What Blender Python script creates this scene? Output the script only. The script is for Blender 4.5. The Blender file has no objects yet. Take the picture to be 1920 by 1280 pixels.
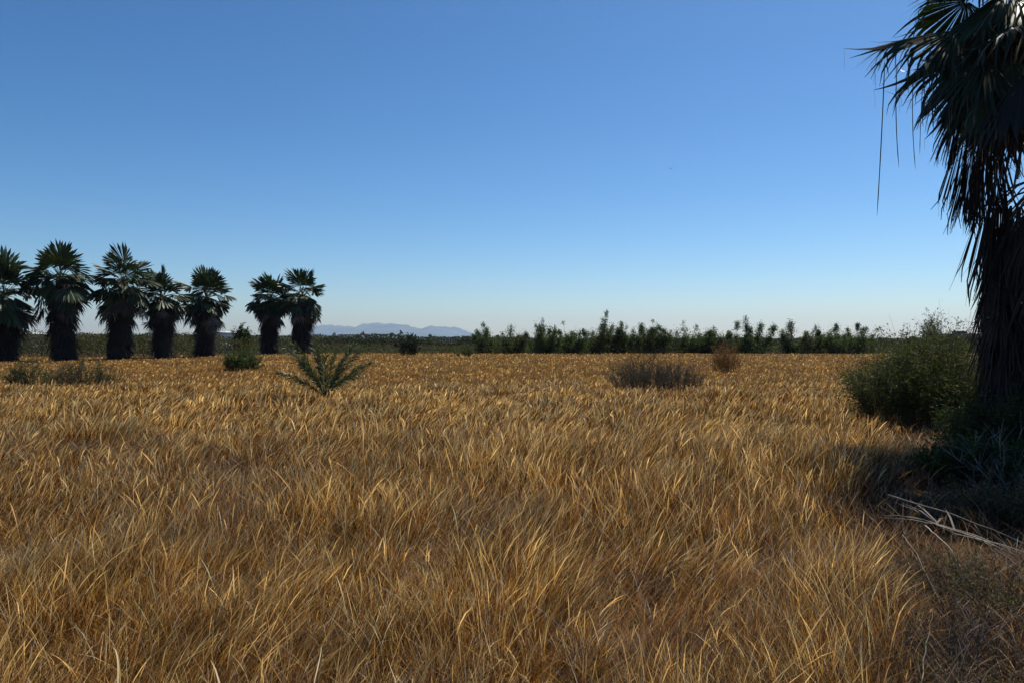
import bpy, math
import numpy as np
from mathutils import Vector

R = math.radians
S = bpy.context.scene
COL = S.collection

# ------------------------------------------------------------------ camera
F = 1387.0                       # focal length in pixels of the 1920 px wide photograph
CAM_H = 1.6
cam = bpy.data.cameras.new('camera')
cam.sensor_width = 36.0
cam.lens = 36.0 * F / 1920.0
cam.clip_start = 0.05
cam.clip_end = 20000.0
cam_o = bpy.data.objects.new('camera', cam)
cam_o.location = (0, 0, CAM_H)
cam_o.rotation_euler = (R(90.0 - 0.165), 0, 0)
COL.objects.link(cam_o)
S.camera = cam_o

# ------------------------------------------------------------------ sky + sun
SUN_EL, SUN_AZ = 60.0, 40.0      # azimuth measured from the view direction (+Y) towards +X
world = bpy.data.worlds.new('World')
S.world = world
world.use_nodes = True
wn = world.node_tree
wn.nodes.clear()
sky = wn.nodes.new('ShaderNodeTexSky')
sky.sky_type = 'NISHITA'
sky.sun_disc = False
sky.sun_elevation = R(SUN_EL)
sky.sun_rotation = R(SUN_AZ)
sky.altitude = 0
sky.air_density = 0.9
sky.dust_density = 0.45
sky.ozone_density = 5.0
bg = wn.nodes.new('ShaderNodeBackground')
bg.inputs['Strength'].default_value = 0.057
wo = wn.nodes.new('ShaderNodeOutputWorld')
gm = wn.nodes.new('ShaderNodeGamma')
gm.inputs['Gamma'].default_value = 1.3
wn.links.new(sky.outputs[0], gm.inputs['Color'])
hs_ = wn.nodes.new('ShaderNodeHueSaturation')
hs_.inputs['Hue'].default_value = .493
hs_.inputs['Saturation'].default_value = 1.12
wn.links.new(gm.outputs[0], hs_.inputs['Color'])
wn.links.new(hs_.outputs[0], bg.inputs['Color'])
wn.links.new(bg.outputs[0], wo.inputs['Surface'])

sd = Vector((math.sin(R(SUN_AZ)) * math.cos(R(SUN_EL)), math.cos(R(SUN_AZ)) * math.cos(R(SUN_EL)), math.sin(R(SUN_EL))))
sl = bpy.data.lights.new('sun', 'SUN')
sl.energy = 4.9
sl.angle = R(0.53)
sl.color = (1.0, 0.93, 0.82)
so = bpy.data.objects.new('sun', sl)
so.rotation_euler = sd.to_track_quat('Z', 'Y').to_euler()
so.location = (0, 0, 30)
COL.objects.link(so)
S.view_settings.view_transform = 'Standard'
S.view_settings.look = 'None'
S.view_settings.gamma = 1.0
S.view_settings.exposure = 0.2
S.cycles.transparent_max_bounces = 8

# ------------------------------------------------------------------ helpers
def vnoise(x, y, scale, seed=0):
    x = np.asarray(x, float) / scale + 1000.0 + seed * 17.3
    y = np.asarray(y, float) / scale + 1000.0 + seed * 9.7
    xi = np.floor(x).astype(np.int64); yi = np.floor(y).astype(np.int64)
    fx = x - xi; fy = y - yi
    fx = fx * fx * (3 - 2 * fx); fy = fy * fy * (3 - 2 * fy)
    def h(a, b):
        n = (a * 374761393 + b * 668265263 + seed * 1442695) & 0x7fffffff
        n = ((n ^ (n >> 13)) * 1274126177) & 0x7fffffff
        n = (n ^ (n >> 16)) & 0xffff
        return n / 65535.0
    return ((h(xi, yi) * (1 - fx) + h(xi + 1, yi) * fx) * (1 - fy)
            + (h(xi, yi + 1) * (1 - fx) + h(xi + 1, yi + 1) * fx) * fy)

def fbm(x, y, scale, seed=0, octs=3):
    s = 0; a = 1; t = 0
    for i in range(octs):
        s = s + a * vnoise(x, y, scale / 2 ** i, seed + i * 5); t += a; a *= .5
    return s / t

def gz(x, y):
    """height of the ground"""
    x = np.asarray(x, float); y = np.asarray(y, float)
    d = np.hypot(x, y)
    fade = np.clip((110 - d) / 50, 0, 1) * np.clip(d / 3, 0, 1)
    return (0.16 * (fbm(x, y, 7.0, 3) - .5) + 0.05 * (vnoise(x, y, 1.6, 8) - .5)) * fade

def at(px, d):                       # point on the ground seen at picture column px, d metres away
    x = (px - 960.0) / F * d
    return np.array((x, d, float(gz(x, d))))

def hgt(py, d):                      # height of what is seen at picture row py, d metres away
    return CAM_H - (py - 636.0) / F * d

def unit(v):
    return v / np.maximum(np.linalg.norm(v, axis=-1, keepdims=True), 1e-9)

class Geo:
    """collects quads with a colour per vertex; build() links them as ONE mesh object"""
    def __init__(self):
        self.v = []; self.f = []; self.c = []; self.n = 0
    def strips(self, C, W, col):
        """C (N,K,3) centre lines, W (N,K,3) half width vectors, col (N,3) or (N,K,3)"""
        N, K, _ = C.shape
        if N == 0: return
        V = np.stack([C - W, C + W], axis=2)                 # N,K,2,3
        idx = np.arange(N * K * 2).reshape(N, K, 2) + self.n
        Q = np.stack([idx[:, :-1, 0], idx[:, :-1, 1], idx[:, 1:, 1], idx[:, 1:, 0]], axis=-1).reshape(-1, 4)
        if col.ndim == 2: col = np.repeat(col[:, None, :], K, axis=1)
        cc = np.repeat(col[:, :, None, :], 2, axis=2)
        self.v.append(V.reshape(-1, 3)); self.f.append(Q); self.c.append(cc.reshape(-1, 3)); self.n += N * K * 2
    def tubes(self, C, rad, col, M=5):
        """C (N,K,3) centre lines, rad (N,K)"""
        N, K, _ = C.shape
        if N == 0: return
        T = np.gradient(C, axis=1); T = unit(T)
        ref = np.where(np.abs(T[:, :1, 2:3]) > .9, np.array([1., 0, 0]), np.array([0, 0, 1.]))
        ref = np.broadcast_to(ref, T.shape)
        A = unit(np.cross(T, ref)); B = np.cross(T, A)
        ang = np.arange(M) * 2 * math.pi / M
        V = C[:, :, None, :] + rad[:, :, None, None] * (A[:, :, None, :] * np.cos(ang)[None, None, :, None]
                                                       + B[:, :, None, :] * np.sin(ang)[None, None, :, None])
        idx = np.arange(N * K * M).reshape(N, K, M) + self.n
        nx = np.roll(idx, -1, axis=2)
        Q = np.stack([idx[:, :-1], nx[:, :-1], nx[:, 1:], idx[:, 1:]], axis=-1).reshape(-1, 4)
        cc = np.broadcast_to(np.asarray(col, float).reshape(-1, 1, 1, 3), (N, K, M, 3))
        self.v.append(V.reshape(-1, 3)); self.f.append(Q); self.c.append(cc.reshape(-1, 3)); self.n += N * K * M
    def raw(self, V, Q, col):
        V = np.asarray(V, float)
        self.v.append(V); self.f.append(np.asarray(Q) + self.n)
        c = np.asarray(col, float)
        if c.ndim == 1: c = np.broadcast_to(c, (len(V), 3))
        self.c.append(c); self.n += len(V)
    def box(self, x0, x1, y0, y1, z0, z1, col):
        V = [(x, y, z) for z in (z0, z1) for y in (y0, y1) for x in (x0, x1)]
        Q = [(0, 2, 3, 1), (4, 5, 7, 6), (0, 1, 5, 4), (2, 6, 7, 3), (0, 4, 6, 2), (1, 3, 7, 5)]
        self.raw(V, Q, col)
    def build(self, name, mat, parent=None, smooth=False, origin=None):
        V = np.concatenate(self.v); Q = np.concatenate(self.f); c = np.concatenate(self.c)
        if origin is not None: V = V - np.asarray(origin)
        me = bpy.data.meshes.new(name)
        me.vertices.add(len(V)); me.vertices.foreach_set('co', V.astype(np.float32).ravel())
        me.loops.add(len(Q) * 4); me.loops.foreach_set('vertex_index', Q.astype(np.int32).ravel())
        me.polygons.add(len(Q))
        me.polygons.foreach_set('loop_start', np.arange(0, len(Q) * 4, 4, dtype=np.int32))
        try: me.polygons.foreach_set('loop_total', np.full(len(Q), 4, dtype=np.int32))
        except Exception: pass
        if smooth: me.polygons.foreach_set('use_smooth', np.ones(len(Q), dtype=bool))
        a = me.attributes.new('col', 'FLOAT_COLOR', 'POINT')
        rgba = np.ones((len(V), 4), dtype=np.float32); rgba[:, :3] = np.clip(c, 0, 1)
        a.data.foreach_set('color', rgba.ravel())
        me.update(calc_edges=True)
        me.materials.append(mat)
        o = bpy.data.objects.new(name, me)
        COL.objects.link(o)
        if parent is not None: o.parent = parent
        elif origin is not None: o.location = origin
        return o

def empty(name, loc, rz=0.0):
    o = bpy.data.objects.new(name, None)
    o.empty_display_size = .3
    o.location = loc; o.rotation_euler = (0, 0, rz)
    COL.objects.link(o)
    return o

def tag(o, label=None, cat=None, group=None, kind=None):
    if label: o['label'] = label
    if cat: o['category'] = cat
    if group: o['group'] = group
    if kind: o['kind'] = kind
    return o

# ------------------------------------------------------------------ materials
def blade_mat(name, rough=.5, spec=.4, transl=.35, var=.25, vscale=6.0, tint=(1, 1, 1)):
    m = bpy.data.materials.new(name); m.use_nodes = True
    nt = m.node_tree; nt.nodes.clear(); L = nt.links
    at_ = nt.nodes.new('ShaderNodeAttribute'); at_.attribute_name = 'col'
    geo = nt.nodes.new('ShaderNodeNewGeometry')
    no = nt.nodes.new('ShaderNodeTexNoise'); no.inputs['Scale'].default_value = vscale; no.inputs['Detail'].default_value = 2
    L.new(geo.outputs['Position'], no.inputs['Vector'])
    mr = nt.nodes.new('ShaderNodeMapRange')
    mr.inputs['From Min'].default_value = .3; mr.inputs['From Max'].default_value = .7
    mr.inputs['To Min'].default_value = 1 - var; mr.inputs['To Max'].default_value = 1 + var
    L.new(no.outputs['Fac'], mr.inputs['Value'])
    mx = nt.nodes.new('ShaderNodeVectorMath'); mx.operation = 'SCALE'
    L.new(at_.outputs['Color'], mx.inputs[0]); L.new(mr.outputs[0], mx.inputs['Scale'])
    pb = nt.nodes.new('ShaderNodeBsdfPrincipled')
    pb.inputs['Roughness'].default_value = rough
    pb.inputs['Specular IOR Level'].default_value = spec
    L.new(mx.outputs[0], pb.inputs['Base Color'])
    out = nt.nodes.new('ShaderNodeOutputMaterial')
    if transl > 0:
        tr = nt.nodes.new('ShaderNodeBsdfTranslucent')
        t2 = nt.nodes.new('ShaderNodeVectorMath'); t2.operation = 'MULTIPLY'; t2.inputs[1].default_value = tint
        L.new(mx.outputs[0], t2.inputs[0]); L.new(t2.outputs[0], tr.inputs['Color'])
        ms = nt.nodes.new('ShaderNodeMixShader'); ms.inputs[0].default_value = transl
        L.new(pb.outputs[0], ms.inputs[1]); L.new(tr.outputs[0], ms.inputs[2]); L.new(ms.outputs[0], out.inputs['Surface'])
    else:
        L.new(pb.outputs[0], out.inputs['Surface'])
    return m

M_GRASS = blade_mat('dry_grass', .40, .35, .52, .3, 3.0, (1.16, .98, .72))
M_LEAF = blade_mat('green_leaf', .62, .2, .42, .3, 4.0, (1.0, 1.15, .6))
M_PALM = blade_mat('palm_leaf', .5, .32, .10, .25, 3.0, (.9, 1.2, .5))
M_DEAD = blade_mat('dead_palm_leaf', .65, .22, .04, .3, 5.0)
M_BARK = blade_mat('bark', .85, .2, 0, .35, 9.0)
M_TWIG = blade_mat('dry_twig', .75, .2, 0, .3, 8.0)
M_PAINT = blade_mat('wall_render', .8, .2, 0, .08, 1.5)
M_DARKROOF = blade_mat('roof_sheet', .6, .3, 0, .15, 2.0)
M_BIRD = blade_mat('feathers', .7, .2, 0, .1, 20.0)

def ground_mat():
    m = bpy.data.materials.new('ground'); m.use_nodes = True
    nt = m.node_tree; L = nt.links
    pb = nt.nodes['Principled BSDF']; pb.inputs['Roughness'].default_value = .95; pb.inputs['Specular IOR Level'].default_value = .1
    g = nt.nodes.new('ShaderNodeNewGeometry')
    def noise(sc, det, sx=1.0):
        mp = nt.nodes.new('ShaderNodeMapping'); mp.inputs['Scale'].default_value = (sx, 1, 1)
        L.new(g.outputs['Position'], mp.inputs['Vector'])
        n = nt.nodes.new('ShaderNodeTexNoise'); n.inputs['Scale'].default_value = sc; n.inputs['Detail'].default_value = det
        L.new(mp.outputs[0], n.inputs['Vector']); return n
    n1 = noise(.9, 6); n2 = noise(45, 8); n3 = noise(.012, 4)
    r1 = nt.nodes.new('ShaderNodeValToRGB')
    r1.color_ramp.elements[0].position = .35; r1.color_ramp.elements[0].color = (.085, .05, .022, 1)
    r1.color_ramp.elements[1].position = .7; r1.color_ramp.elements[1].color = (.12, .075, .035, 1)
    L.new(n1.outputs['Fac'], r1.inputs[0])
    r2 = nt.nodes.new('ShaderNodeValToRGB')
    r2.color_ramp.elements[0].position = .3; r2.color_ramp.elements[0].color = (.35, .32, .3, 1)
    r2.color_ramp.elements[1].position = .75; r2.color_ramp.elements[1].color = (1.3, 1.25, 1.1, 1)
    L.new(n2.outputs['Fac'], r2.inputs[0])
    mu = nt.nodes.new('ShaderNodeVectorMath'); mu.operation = 'MULTIPLY'
    L.new(r1.outputs[0], mu.inputs[0]); L.new(r2.outputs[0], mu.inputs[1])
    # far land: fields of dull green and tan
    r3 = nt.nodes.new('ShaderNodeValToRGB')
    r3.color_ramp.elements[0].position = .42; r3.color_ramp.elements[0].color = (.035, .04, .018, 1)
    r3.color_ramp.elements[1].position = .58; r3.color_ramp.elements[1].color = (.085, .065, .032, 1)
    L.new(n3.outputs['Fac'], r3.inputs[0])
    sp = nt.nodes.new('ShaderNodeSeparateXYZ'); L.new(g.outputs['Position'], sp.inputs[0])
    mr = nt.nodes.new('ShaderNodeMapRange'); mr.inputs['From Min'].default_value = 80; mr.inputs['From Max'].default_value = 95
    L.new(sp.outputs['Y'], mr.inputs['Value'])
    mix = nt.nodes.new('ShaderNodeMix'); mix.data_type = 'RGBA'
    L.new(mr.outputs[0], mix.inputs['Factor']); L.new(mu.outputs[0], mix.inputs['A']); L.new(r3.outputs[0], mix.inputs['B'])
    L.new(mix.outputs['Result'], pb.inputs['Base Color'])
    bp = nt.nodes.new('ShaderNodeBump'); bp.inputs['Strength'].default_value = .6; bp.inputs['Distance'].default_value = .02
    L.new(n2.outputs['Fac'], bp.inputs['Height']); L.new(bp.outputs[0], pb.inputs['Normal'])
    return m

# ------------------------------------------------------------------ ground: one sheet to the horizon
def build_ground():
    rr = np.concatenate([[.001], np.linspace(.4, 12, 60), np.geomspace(12.4, 120, 90), np.geomspace(130, 11000, 40)])
    na = 240
    a = np.arange(na) * 2 * math.pi / na
    X = rr[:, None] * np.cos(a); Y = rr[:, None] * np.sin(a)
    V = np.stack([X, Y, gz(X, Y)], -1).reshape(-1, 3)
    idx = np.arange(len(rr) * na).reshape(len(rr), na); nx = np.roll(idx, -1, 1)
    Q = np.stack([idx[:-1], idx[1:], nx[1:], nx[:-1]], -1).reshape(-1, 4)
    g = Geo(); g.raw(V, Q, (.1, .06, .03))
    tag(g.build('ground', ground_mat(), smooth=True), kind='structure')
build_ground()

# ------------------------------------------------------------------ mountains
def build_mountains():
    m = bpy.data.materials.new('hazed_mountain_rock'); m.use_nodes = True
    nt = m.node_tree; pb = nt.nodes['Principled BSDF']; pb.inputs['Roughness'].default_value = 1
    n = nt.nodes.new('ShaderNodeTexNoise'); n.inputs['Scale'].default_value = .004; n.inputs['Detail'].default_value = 8
    g = nt.nodes.new('ShaderNodeNewGeometry'); nt.links.new(g.outputs['Position'], n.inputs['Vector'])
    r = nt.nodes.new('ShaderNodeValToRGB')
    r.color_ramp.elements[0].position = .35; r.color_ramp.elements[0].color = (.055, .115, .17, 1)  # blue of the distance haze put into the rock colour too
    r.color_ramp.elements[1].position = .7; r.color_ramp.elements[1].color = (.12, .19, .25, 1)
    nt.links.new(n.outputs['Fac'], r.inputs[0]); nt.links.new(r.outputs[0], pb.inputs['Base Color'])
    D = 8200.0
    kx = np.array([560, 585, 600, 625, 645, 668, 680, 700, 735, 760, 775, 790, 800, 830, 850, 865, 885, 900, 930])
    ky = np.array([632, 617, 611, 609, 612, 613, 606, 605, 606, 608, 613, 616, 612, 612, 613, 616, 624, 629, 634])
    px = np.linspace(560, 930, 240); n2 = 40
    top = np.interp(px, kx, ky) + (vnoise(px, 0 * px, 9, 4) - .5) * 3.4 + (vnoise(px, 0 * px, 3.5, 5) - .5) * 2.2
    H = np.maximum((637 - top) / F * D, 0)
    t = np.linspace(-1, 1, n2)
    PX, T = np.meshgrid(px, t, indexing='ij')
    dep = D + T * 1500
    X = (PX - 960) / F * D; Y = dep
    prof = np.clip(1 - np.abs(T), 0, 1) ** .9
    Z = H[:, None] * prof * (1 - .5 * (1 - prof) * fbm(X, Y, 420, 9, 4)) - 3
    Z = np.where(prof > .98, H[:, None], Z)
    V = np.stack([X, Y, Z], -1).reshape(-1, 3)
    idx = np.arange(len(px) * n2).reshape(len(px), n2)
    Q = np.stack([idx[:-1, :-1], idx[1:, :-1], idx[1:, 1:], idx[:-1, 1:]], -1).reshape(-1, 4)
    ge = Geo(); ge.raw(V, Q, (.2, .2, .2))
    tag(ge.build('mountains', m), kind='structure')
build_mountains()

# ------------------------------------------------------------------ dry grass
PAL = np.array([(.62, .395, .112), (.30, .142, .03), (.15, .056, .015), (.25, .19, .14), (.98, .85, .54), (.035, .016, .007)])  # last tone: shade between blades, painted as near-black blades

def grass_cols(rng, x, y, n, wts, grey, scrub_shade):
    """colour of each blade: mix of straw, brown, rust, grey, pale and near-black shade tone by patch"""
    w = np.tile(np.asarray(wts, float), (n, 1))
    tone = fbm(x, y, 5.0, 21)
    w[:, 2] *= 0.4 + 2.2 * np.clip(tone - .35, 0, 1)
    w[:, 0] *= 1.6 - 1.4 * np.clip(tone - .3, 0, 1)
    w[:, 3] *= .3 + 9.0 * grey
    w[:, 0] *= 1 - .85 * scrub_shade; w[:, 4] *= 1 - .8 * scrub_shade; w[:, 1] *= 1 - .6 * scrub_shade; w[:, 3] *= 1 + scrub_shade; w[:, 5] *= 1 + 3 * scrub_shade  # below the palm: scrub tones, with shade painted in as darker blades
    w = w / w.sum(1, keepdims=True); cw = np.cumsum(w, 1)
    k = (rng.random(n)[:, None] > cw).sum(1).clip(0, 5)
    c = PAL[k] * (1 + .7 * (rng.random((n, 1)) - .5)) * (1 + .12 * (rng.random((n, 3)) - .5))
    far = np.clip((y - 16) / 30, 0, .6)[:, None]         # a far blade stands for a small tuft of mixed ones
    return c * (1 - far) + np.array([.33, .195, .062]) * far

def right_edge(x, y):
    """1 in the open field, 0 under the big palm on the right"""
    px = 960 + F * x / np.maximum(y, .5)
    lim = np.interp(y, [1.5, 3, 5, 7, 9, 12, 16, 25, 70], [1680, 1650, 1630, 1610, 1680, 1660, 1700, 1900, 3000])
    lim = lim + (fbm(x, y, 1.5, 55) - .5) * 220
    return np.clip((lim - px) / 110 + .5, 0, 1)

def field_far(x):                    # where the field ends
    px_ = x / 72.0 * F + 960
    return np.interp(px_, [-300, 350, 450, 700, 950, 2400], [57, 62, 75, 84, 80, 78])

def add_grass(g, rng, n, d0, d1, kind, fov=.82):
    u = rng.random(n)
    d = np.sqrt(d0 ** 2 + u * (d1 ** 2 - d0 ** 2)) if d1 < 12 else d0 + (d1 - d0) * u ** 1.15
    x = (rng.random(n) * 2 - 1) * (d * fov + 1.2)
    y = d
    # pull the blades together in tufts
    cs = .22
    cx = (np.floor(x / cs) + .5 + .8 * (vnoise(np.floor(x / cs) * 7.3, np.floor(y / cs) * 5.1, .9, 61) - .5)) * cs
    cy = (np.floor(y / cs) + .5 + .8 * (vnoise(np.floor(x / cs) * 3.3, np.floor(y / cs) * 8.1, .9, 62) - .5)) * cs
    k = np.where(d < 16, .3, 0) * rng.random(n)
    x = x + (cx - x) * k; y = y + (cy - y) * k
    grey = np.clip(fbm(x, y, 1.1, 31) * 2.6 - 1.45, 0, 1)       # patches of flattened grey thatch
    open_ = right_edge(x, y)
    gap = np.clip(fbm(x, y, .38, 35, 2) * 2.6 - .5, .35, 1)      # tufts with gaps between them
    keep = rng.random(n) < (1 - .35 * grey) * (.5 + .5 * open_) * (gap if d1 < 12 else .4 + .6 * gap)
    hm_gap = .7 + .3 * gap
    keep &= y < field_far(x) + rng.random(n) * 2
    x, y, d, grey, open_, cx, cy, hm_gap = [q[keep] for q in (x, y, d, grey, open_, cx, cy, hm_gap)]
    n = len(x)
    hm = (.52 + .62 * fbm(x, y, 1.5, 41) + .45 * (vnoise(x, y, .5, 44) - .5)) * (1 - .38 * grey) * np.interp(d, [10, 28], [1, .46]) * (.45 + .55 * open_)
    wind = np.interp(x / (d + .1), [-.6, .6], [.5, .22]) + 1.6 * (fbm(x, y, 1.0, 71) - .5)
    hm = hm * hm_gap
    lx = wind + .35 * (x - cx) / cs + rng.normal(0, .40, n)
    ly = 1.2 * (fbm(x, y, 1.0, 81) - .5) + .35 * (y - cy) / cs + rng.normal(0, .33, n)
    z = gz(x, y)
    lod = .00036 * d
    wmin = lod * (.45 + .5 * rng.random(n))
    if kind == 'blade':
        h = .40 * hm * (.5 + .8 * rng.random(n)); w = .0005 + .0007 * rng.random(n)
        wts = (2.0, 2.4, 3.2, .6, .7, 7.5); bend = .05 + .7 * rng.random(n) ** 3
        K = 5 if d1 < 12 else (4 if d1 < 30 else 3)
    elif kind == 'straw':                                       # wide pale leaves, often kinked
        h = .42 * hm * (.6 + .8 * rng.random(n)); w = .0007 + .0010 * rng.random(n) ** 2; wmin = wmin * .9
        wts = (2.6, 1.2, .4, .6, 3.4, 0); bend = .05 + .9 * rng.random(n) ** 2.5; K = 6
    elif kind == 'culm':                                        # stem with a bleached seed head
        h = .52 * hm * (.75 + .5 * rng.random(n)); w = .0006 + .0004 * rng.random(n)
        wts = (3.2, 2.0, .8, .5, 2.6, 0); bend = .12 + .6 * rng.random(n) ** 2; K = 7
    else:                                                       # thatch lying down
        h = .28 * (.5 + .8 * rng.random(n)); w = .0008 + .0014 * rng.random(n)
        wts = (1.0, 1.8, 2.2, 2.0, .3, 3.5); bend = .4 * rng.random(n)
        a = rng.random(n) * 2 * math.pi; s = 1.5 + 2.5 * rng.random(n)
        lx = lx * .5 + np.cos(a) * s; ly = ly * .5 + np.sin(a) * s; K = 4
        z = z + .12 * rng.random(n) ** 1.5
    w = np.maximum(w, wmin)
    hor = np.stack([lx, ly, np.zeros(n)], -1); ln = np.linalg.norm(hor, axis=1)
    hd = hor / np.maximum(ln, 1e-6)[:, None]
    t = np.linspace(0, 1, K)
    ang = np.arctan(np.clip(ln, 0, 6))[:, None] * (.55 + .45 * t) + bend[:, None] * t ** 2.0   # angle from vertical
    if kind == 'straw':
        kink = (rng.random(n) < .35)[:, None] * (t > .55 + .3 * rng.random(n)[:, None]) * (.8 + .9 * rng.random(n)[:, None])
        ang = ang + kink
    seg = h[:, None] / (K - 1)
    dh = np.sin(ang) * seg; dz = np.cos(ang) * seg
    H = np.concatenate([np.zeros((n, 1)), np.cumsum(dh[:, :-1], 1)], 1)
    Z = np.concatenate([np.zeros((n, 1)), np.cumsum(dz[:, :-1], 1)], 1)
    C = np.stack([x[:, None] + hd[:, :1] * H, y[:, None] + hd[:, 1:2] * H, z[:, None] + np.maximum(Z, -.02) + .004], -1)
    wa = rng.random(n) * math.pi
    side = np.stack([np.cos(wa), np.sin(wa), .25 * (rng.random(n) - .5)], -1)
    # far blades stand for several and are turned across the view
    if d1 > 16: side = unit(side * .5 + np.array([1., 0, 0]))
    if kind == 'culm':
        wt = np.array([1., 1, 1, 1, 2.2, 2.4, .5])[None, :] * np.ones((n, 1))
        hs = rng.random(n) < .7
        wt[~hs] = np.array([1., 1, 1, .9, .8, .6, .3])
    elif K == 3: wt = np.array([.8, 1., .15])[None, :]
    elif K == 4: wt = np.array([.8, 1., .75, .1])[None, :]
    elif K == 5: wt = np.array([.8, 1., .9, .6, .08])[None, :]
    else: wt = np.array([.7, 1., 1.05, .85, .55, .08])[None, :]
    W = side[:, None, :] * (w[:, None] * wt)[:, :, None]
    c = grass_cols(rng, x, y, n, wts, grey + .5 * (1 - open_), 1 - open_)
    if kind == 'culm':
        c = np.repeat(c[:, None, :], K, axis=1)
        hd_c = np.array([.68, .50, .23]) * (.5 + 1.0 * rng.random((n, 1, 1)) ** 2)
        c[hs, 4:] = hd_c[hs] * (1 - .6 * (1 - open_[hs]))[:, None, None]  # heads below the palm darkened, shade set into their colour
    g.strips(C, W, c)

def build_grass():
    rng = np.random.default_rng(7)
    g = Geo()
    #         n       d0   d1   kind
    for a in ((240000, 1.3, 5.0, 'blade'), (15000, 1.3, 5.0, 'straw'), (11000, 1.3, 5.0, 'culm'), (80000, 1.3, 5.0, 'thatch'),
              (230000, 5.0, 11, 'blade'), (18000, 5.0, 11, 'straw'), (16000, 5.0, 11, 'culm'), (80000, 5.0, 11, 'thatch'),
              (230000, 11, 24, 'blade'), (13000, 11, 24, 'straw'), (20000, 11, 24, 'culm'), (16000, 11, 24, 'thatch'),
              (400000, 24, 88, 'blade'), (40000, 24, 88, 'straw'), (30000, 24, 88, 'culm')):
        add_grass(g, rng, *a)
    tag(g.build('dry_grass', M_GRASS), 'tall golden brown dry grass filling the open field', 'grass', kind='stuff')
build_grass()

# ------------------------------------------------------------------ leafy plants
def rand_dirs(rng, n):
    v = rng.normal(0, 1, (n, 3)); return unit(v)

def leaves(g, rng, P, D, length, width, cols, droop=.25):
    """one small leaf at each point P pointing along D"""
    n = len(P)
    L = length * (.6 + .8 * rng.random(n))[:, None]
    D = unit(D)
    side = unit(np.cross(D, rand_dirs(rng, n))) * (width * (.6 + .8 * rng.random(n)))[:, None]
    C = np.stack([P, P + D * L * .5, P + D * L - np.array([0, 0, 1.]) * L * droop], 1)
    W = np.stack([side * .12, side, side * .1], 1)
    k = rng.integers(0, len(cols), n)
    c = np.asarray(cols)[k] * (.75 + .5 * rng.random((n, 1)))
    g.strips(C, W, c)

def curve(P0, P1, P2, K):
    t = np.linspace(0, 1, K)[None, :, None]
    return (1 - t) ** 2 * P0[:, None] + 2 * t * (1 - t) * P1[:, None] + t ** 2 * P2[:, None]

def shrub(gl, gs, rng, h, w, nb, nl, leaf, cols, stem_col, stem_r=.012, upright=.5, low=.15, sub=3, flat=1.0, trunk=0.0, bs=.12):
    """branches rise from the base and fan out; twigs leave them; leaves sit on the twigs"""
    a = rng.random(nb) * 2 * math.pi
    rr = np.sqrt(rng.random(nb))
    top = np.stack([np.cos(a) * rr * w / 2, np.sin(a) * rr * w / 2 * flat, h * (1 - .5 * rr ** 2) * (.5 + .5 * rng.random(nb) ** .8) * (.8 + .35 * vnoise(a * 1.1 + 3, rr * 2, .9, nb))], -1)
    base = np.stack([np.cos(a) * bs * rr * w / 2, np.sin(a) * bs * rr * w / 2, np.full(nb, trunk)], -1)
    mid = base * .5 + top * .5; mid[:, :2] = base[:, :2] + (top[:, :2] - base[:, :2]) * (.5 - .3 * upright); mid[:, 2] = trunk + (top[:, 2] - trunk) * (.5 + .2 * upright)
    C = curve(base, mid, top, 6)
    sc = np.asarray(stem_col)
    gs.tubes(C, stem_r * np.linspace(1, .35, 6)[None, :] * np.ones((nb, 1)), sc, 4)
    # twigs
    ns = nb * sub
    bi = rng.integers(0, nb, ns); ti = low + (1 - low) * rng.random(ns)
    f = ti * 5; i0 = np.clip(f.astype(int), 0, 4); fr = (f - i0)[:, None]
    p = C[bi, i0] * (1 - fr) + C[bi, i0 + 1] * fr
    bd = unit(C[bi, i0 + 1] - C[bi, i0])
    td = unit(bd * .8 + rand_dirs(rng, ns) * .9 + np.array([0, 0, .35]))
    tl = (h + w) * .12 * (.5 + rng.random(ns))[:, None]
    T = np.stack([p, p + td * tl * .55 + np.array([0, 0, .05]) * tl, p + td * tl], 1)
    gs.tubes(T, stem_r * .4 * np.array([1, .8, .5])[None, :] * np.ones((ns, 1)), sc, 3)
    if nl <= 0: return
    k = rng.integers(0, ns, nl); u = rng.random(nl)[:, None]
    # leaves gather on some twigs more than others
    k = np.where(rng.random(nl) < .45, (k // 3) * 3 % ns, k)
    P = T[k, 0] * (1 - u) + T[k, 2] * u + rng.normal(0, .018 * (h + w) / 2, (nl, 3))
    P[:, 2] = np.maximum(P[:, 2], .03)
    D = td[k] * .8 + rand_dirs(rng, nl) * .8 + np.array([0, 0, .3 * upright])
    leaves(gl, rng, P, D, leaf[0], leaf[1], cols)

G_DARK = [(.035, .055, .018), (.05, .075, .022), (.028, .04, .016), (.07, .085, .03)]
G_OLIVE = [(.08, .095, .03), (.055, .07, .022), (.11, .105, .04), (.05, .06, .025)]
G_FRESH = [(.06, .11, .025), (.045, .085, .02), (.08, .12, .035), (.035, .06, .018)]
G_BROWN = [(.10, .065, .04), (.07, .05, .035), (.14, .09, .05), (.06, .055, .035)]
G_RUST = [(.26, .10, .035), (.18, .075, .03), (.28, .14, .05), (.12, .06, .03)]

def plant(name, px, d, h, w, nb, nl, leaf, cols, label, cat, group=None, stem_col=(.09, .07, .05), rz=0, seed=1, parts=('foliage', 'stems'), **kw):
    rng = np.random.default_rng(seed)
    gl, gs = Geo(), Geo()
    shrub(gl, gs, rng, h, w, nb, nl, leaf, cols, stem_col, **kw)
    root = empty(name, at(px, d), rz)
    if nl > 0: gl.build(parts[0], M_LEAF, root)
    gs.build(parts[1], M_TWIG, root)
    return tag(root, label, cat, group)

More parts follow.
